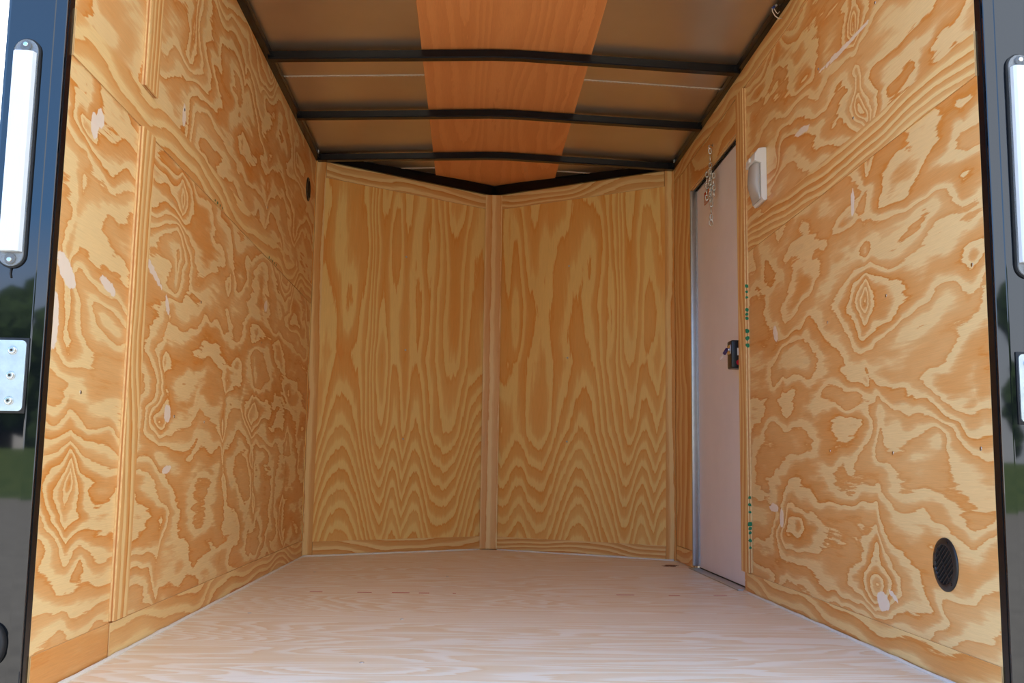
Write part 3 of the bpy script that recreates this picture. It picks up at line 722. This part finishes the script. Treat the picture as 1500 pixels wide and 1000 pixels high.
m = MB((-0.915, 1.8347, 0.098)); m.loft([[(-0.913 + 0.022 * s * math.cos(a), 1.8347 - h, 0.098 + 0.036 * s * math.sin(a)) for a in [2 * math.pi * k / 32 for k in range(32)]] for s, h in ((1, 0), (1, 0.008), (0.93, 0.013), (0.75, 0.0155), (0.7, 0.011), (0.1, 0.011))]); tag(m.build('rubber_bumper', M['rubber']), 'oval black rubber bumper low on the left black post', 'bumper')

# ------------------------------------------------------------------ screws
def screw(pos, n, label, group, rad=0.0042, mat='chrome'):
    m = MB(pos); n = Vector(n); p = Vector(pos)
    m.disc(p - n * 0.0001, n, rad, 0.0012, 14, 0.0006); s1 = n.orthogonal().normalized()
    return tag(m.build('screw', M[mat]), label, 'screw', group)
Rr = [(2.728, .470, 'low row, farthest from the rear opening'), (2.318, .458, 'low row, middle of three'), (1.912, .460, 'low row, next to the right post'),
      (1.916, .816, 'middle row, next to the right post'), (2.329, .825, 'middle row, centre of three'), (2.725, .819, 'middle row, farthest from the rear opening'),
      (2.499, 1.318, 'just above the horizontal band'), (2.748, 1.55, 'near the lower end of the long filler streak'), (2.339, 1.554, 'near the upper end of the long filler streak')]
for y, z, t in Rr: screw((HW, y, z), (-1, 0, 0), 'steel screw in right wall, ' + t, 'screws in the right wall')
for y, z, t in [(2.60, 1.325, 'above the band, near a vertical filler dab'), (2.36, 1.40, 'above the band, right of the upper batten'), (2.86, 0.86, 'just below the pale filler streak'), (2.66, 0.53, 'low down, right of the round filler patch'),
                (2.96, 0.53, 'low down, farther along from the filler patch'), (2.02, 0.545, 'close to the left post at hinge height'), (3.7, 0.85, 'far part, middle height'), (3.7, 1.35, 'far part, above the band')]:
    screw((-HW, y, z), (1, 0, 0), 'steel screw in left wall, ' + t, 'screws in the left wall')
for sd, pts in ((-1, [(.51, 1.46), (.52, .99), (.52, .55)]), (1, [(.58, 1.44), (.585, .97), (.585, .55)])):
    A, e, n, L = EV[sd]
    for (s_, z), t in zip(pts, ('highest', 'middle', 'lowest')):
        screw(A + e * s_ + Vector((0, 0, z)), n, 'tiny screw, %s of three in the %s front panel' % (t, 'left' if sd < 0 else 'right'), 'screws in the front panels', 0.005, 'zinc')
for (x, y), t in (((-.324, 2.23), 'nearest the viewer'), ((-.70, 4.10), 'in the far left part'), ((-.71, 2.95), 'by the left wall'), ((-.28, 2.86), 'left of the middle'), ((-.18, 3.97), 'in the far part near the middle')):
    screw((x, y, 0.0), (0, 0, 1), 'small grey screw head in the pale floor, ' + t, 'screws in the floor', 0.0055, 'zinc')
for z, t in ((0.966, 'upper'), (0.905, 'lower')):
    screw((-0.8665 + 0.0001, 1.857, z), (1, 0, 0), '%s black screw on the edge of the left rear post' % t, 'screws on the left post', 0.006, 'black_satin')

# wiring poking out over the right top rail
wr = empty('wire_connector', (HW - 0.02, 3.03, H), 'blue taped wire joint with cream wires under the right top rail', 'wire')
def wpt(dx, dy, dz): return (HW - 0.032 + dx, 3.035 + dy, H + dz)
m = MB(wr.location); m.tube([wpt(-.010, .0, .006), wpt(-.008, .002, -.006), wpt(.0, .004, -.018), wpt(.012, .006, -.026), wpt(.022, .007, -.024)], 0.0017, 8); m.build('wire', M['wire'], wr)
m = MB(wr.location); m.tube([wpt(-.004, .0, .004), wpt(.002, .001, -.006), wpt(.008, .002, -.012), wpt(.014, .002, -.004)], 0.0013, 8); m.build('wire', M['wire'], wr)
m = MB(wr.location); m.tube([wpt(-.010, 0, .004), wpt(-.002, -.002, .012)], 0.0042, 10); m.build('blue_sleeve', M['blue'], wr)
m = MB(wr.location); m.tube([wpt(-.002, -.002, .010), wpt(.004, -.003, .016)], 0.003, 10); m.build('connector_tip', M['seam_white'], wr)
m = MB((HW - .02, 2.95, H)); m.box(HW - 0.028, HW - 0.0245, 2.94, 2.965, H + 0.003, H + 0.020, 0.001); m.disc((HW - 0.0283, 2.952, H + .012), (-1, 0, 0), .004, .002, 10); tag(m.build('rail_clip', M['zinc']), 'small zinc clip on the right top rail behind the wire joint', 'clip', 'clips on the top rails')
for (x, y, t) in ((-HW + .0248, 4.66, 'left top rail, just behind the farthest bow'), (-HW + .0248, 3.02, 'left top rail near the upper edge of the view'), (HW - .0288, 4.66, 'right top rail in the front corner')):
    m = MB((x, y, H)); m.box(x, x + .004, y, y + .018, H + .004, H + .018, .001); tag(m.build('rail_clip', M['zinc']), 'small zinc clip on the ' + t, 'clip', 'clips on the top rails')

# ------------------------------------------------------------------ caulk line round the floor
def bead(pts, label, r=0.0045):
    TN[0] += 1; m = MB(pts[0]); P = []
    rnd = random.Random(TN[0])
    for a, b in zip(pts, pts[1:]):
        a, b = Vector(a), Vector(b); n = int((b - a).length / 0.06)
        P += [a + (b - a) * i / n for i in range(n)]
    P.append(Vector(pts[-1])); m.tube(P, [r * (0.75 + .6 * rnd.random()) for _ in P], 8)
    tag(m.build('trim_%d' % TN[0], M['caulk']), kind='structure', label=label)
b0 = HW - 0.0115
bead([(-b0, YO + .01, .002), (-b0, YC - .01, .002), (-.045, YA - .058, .002)], 'white caulk bead along the left wall and nose')
bead([(.045, YA - .058, .002), (b0 - .005, YC - .002, .002)], 'white caulk bead under the right front panel')
bead([(b0, YO + .01, .002), (b0, 3.57, .002)], 'white caulk bead along the right wall')

# green paint dabs on the joints, red chalk marks and a dark stain on the floor
def dabs(name, P, n, label, mat, cat, r=0.006, group=None):
    t = empty(name, P[0], label, cat, group); rnd = random.Random(len(P))
    n = Vector(n); a = n.orthogonal().normalized(); b = n.cross(a)
    for p in P:
        m = MB(P[0]); p = Vector(p); rr = r * (0.7 + .7 * rnd.random())
        vs = [p + n * 0.0006 + (a * math.cos(k * .785) * rr * (0.7 + .5 * rnd.random()) + b * math.sin(k * .785) * rr * (0.7 + .5 * rnd.random())) for k in range(8)]
        m.prism(vs, -n * 0.0005); m.build('paint_dab', M[mat], t)
    return t
xg = HW
def vlist(zs): return [(xg - 0.0075, 3.5048, z) for z in zs]
dabs('paint_marks', vlist([1.06, 1.04, 1.02, .975, .96, .945, .90, .875, .85]), (0, -1, 0), 'upper row of green paint dabs beside the door batten', 'green', 'paint marks', 0.0068, 'green paint dabs')
dabs('paint_marks', vlist([.325, .30, .275, .235, .22, .205, .18, .155]), (0, -1, 0), 'lower row of green paint dabs beside the door batten', 'green', 'paint marks', 0.0068, 'green paint dabs')
dabs('paint_marks', [(-HW + .0062, 2.93 + .03 * i, 1.1715) for i in range(4)], (1, 0, 0), 'green dabs on the left band, nearer row', 'green', 'paint marks', 0.004, 'green paint dabs')
dabs('paint_marks', [(-HW + .0062, 3.74 + .035 * i, 1.1715) for i in range(5)], (1, 0, 0), 'green dabs on the left band, farther row', 'green', 'paint marks', 0.005, 'green paint dabs')
M['chalk'] = simple('red_chalk', lin((206, 96, 84)), 0.8)
cl = empty('chalk_line', (-.3, 3.45, 0), 'faint broken red chalk line across the pale floor', 'chalk line'); rnd = random.Random(5)
x = -0.62
while x < 0.75:
    w = 0.01 + .05 * rnd.random()
    if not (-0.05 < x < 0.35): m = MB(cl.location); m.box(x, x + w, 3.444 + .004 * rnd.random(), 3.4555 + .003 * rnd.random(), .0002, .0006); m.build('chalk_dash', M['chalk'], cl)
    x += w + .02 + .10 * rnd.random()
m = MB((.80, 4.54, 0)); rnd = random.Random(9)
for i in range(9):
    cx, cy = .785 + .05 * (rnd.random() - .5), 4.54 + .09 * (rnd.random() - .5); a_, b_ = .012 + .02 * rnd.random(), .008 + .014 * rnd.random()
    m.prism([(cx + a_ * math.cos(k * .7) * (0.7 + .5 * rnd.random()), cy + b_ * math.sin(k * .7), .0006 + i * .00003) for k in range(9)], (0, 0, -.0004))
M['stain'] = simple('brown_stain', lin((128, 90, 66)), 0.7)
tag(m.build('floor_stain', M['stain']), 'small dark brown stain on the floor before the door', 'stain')
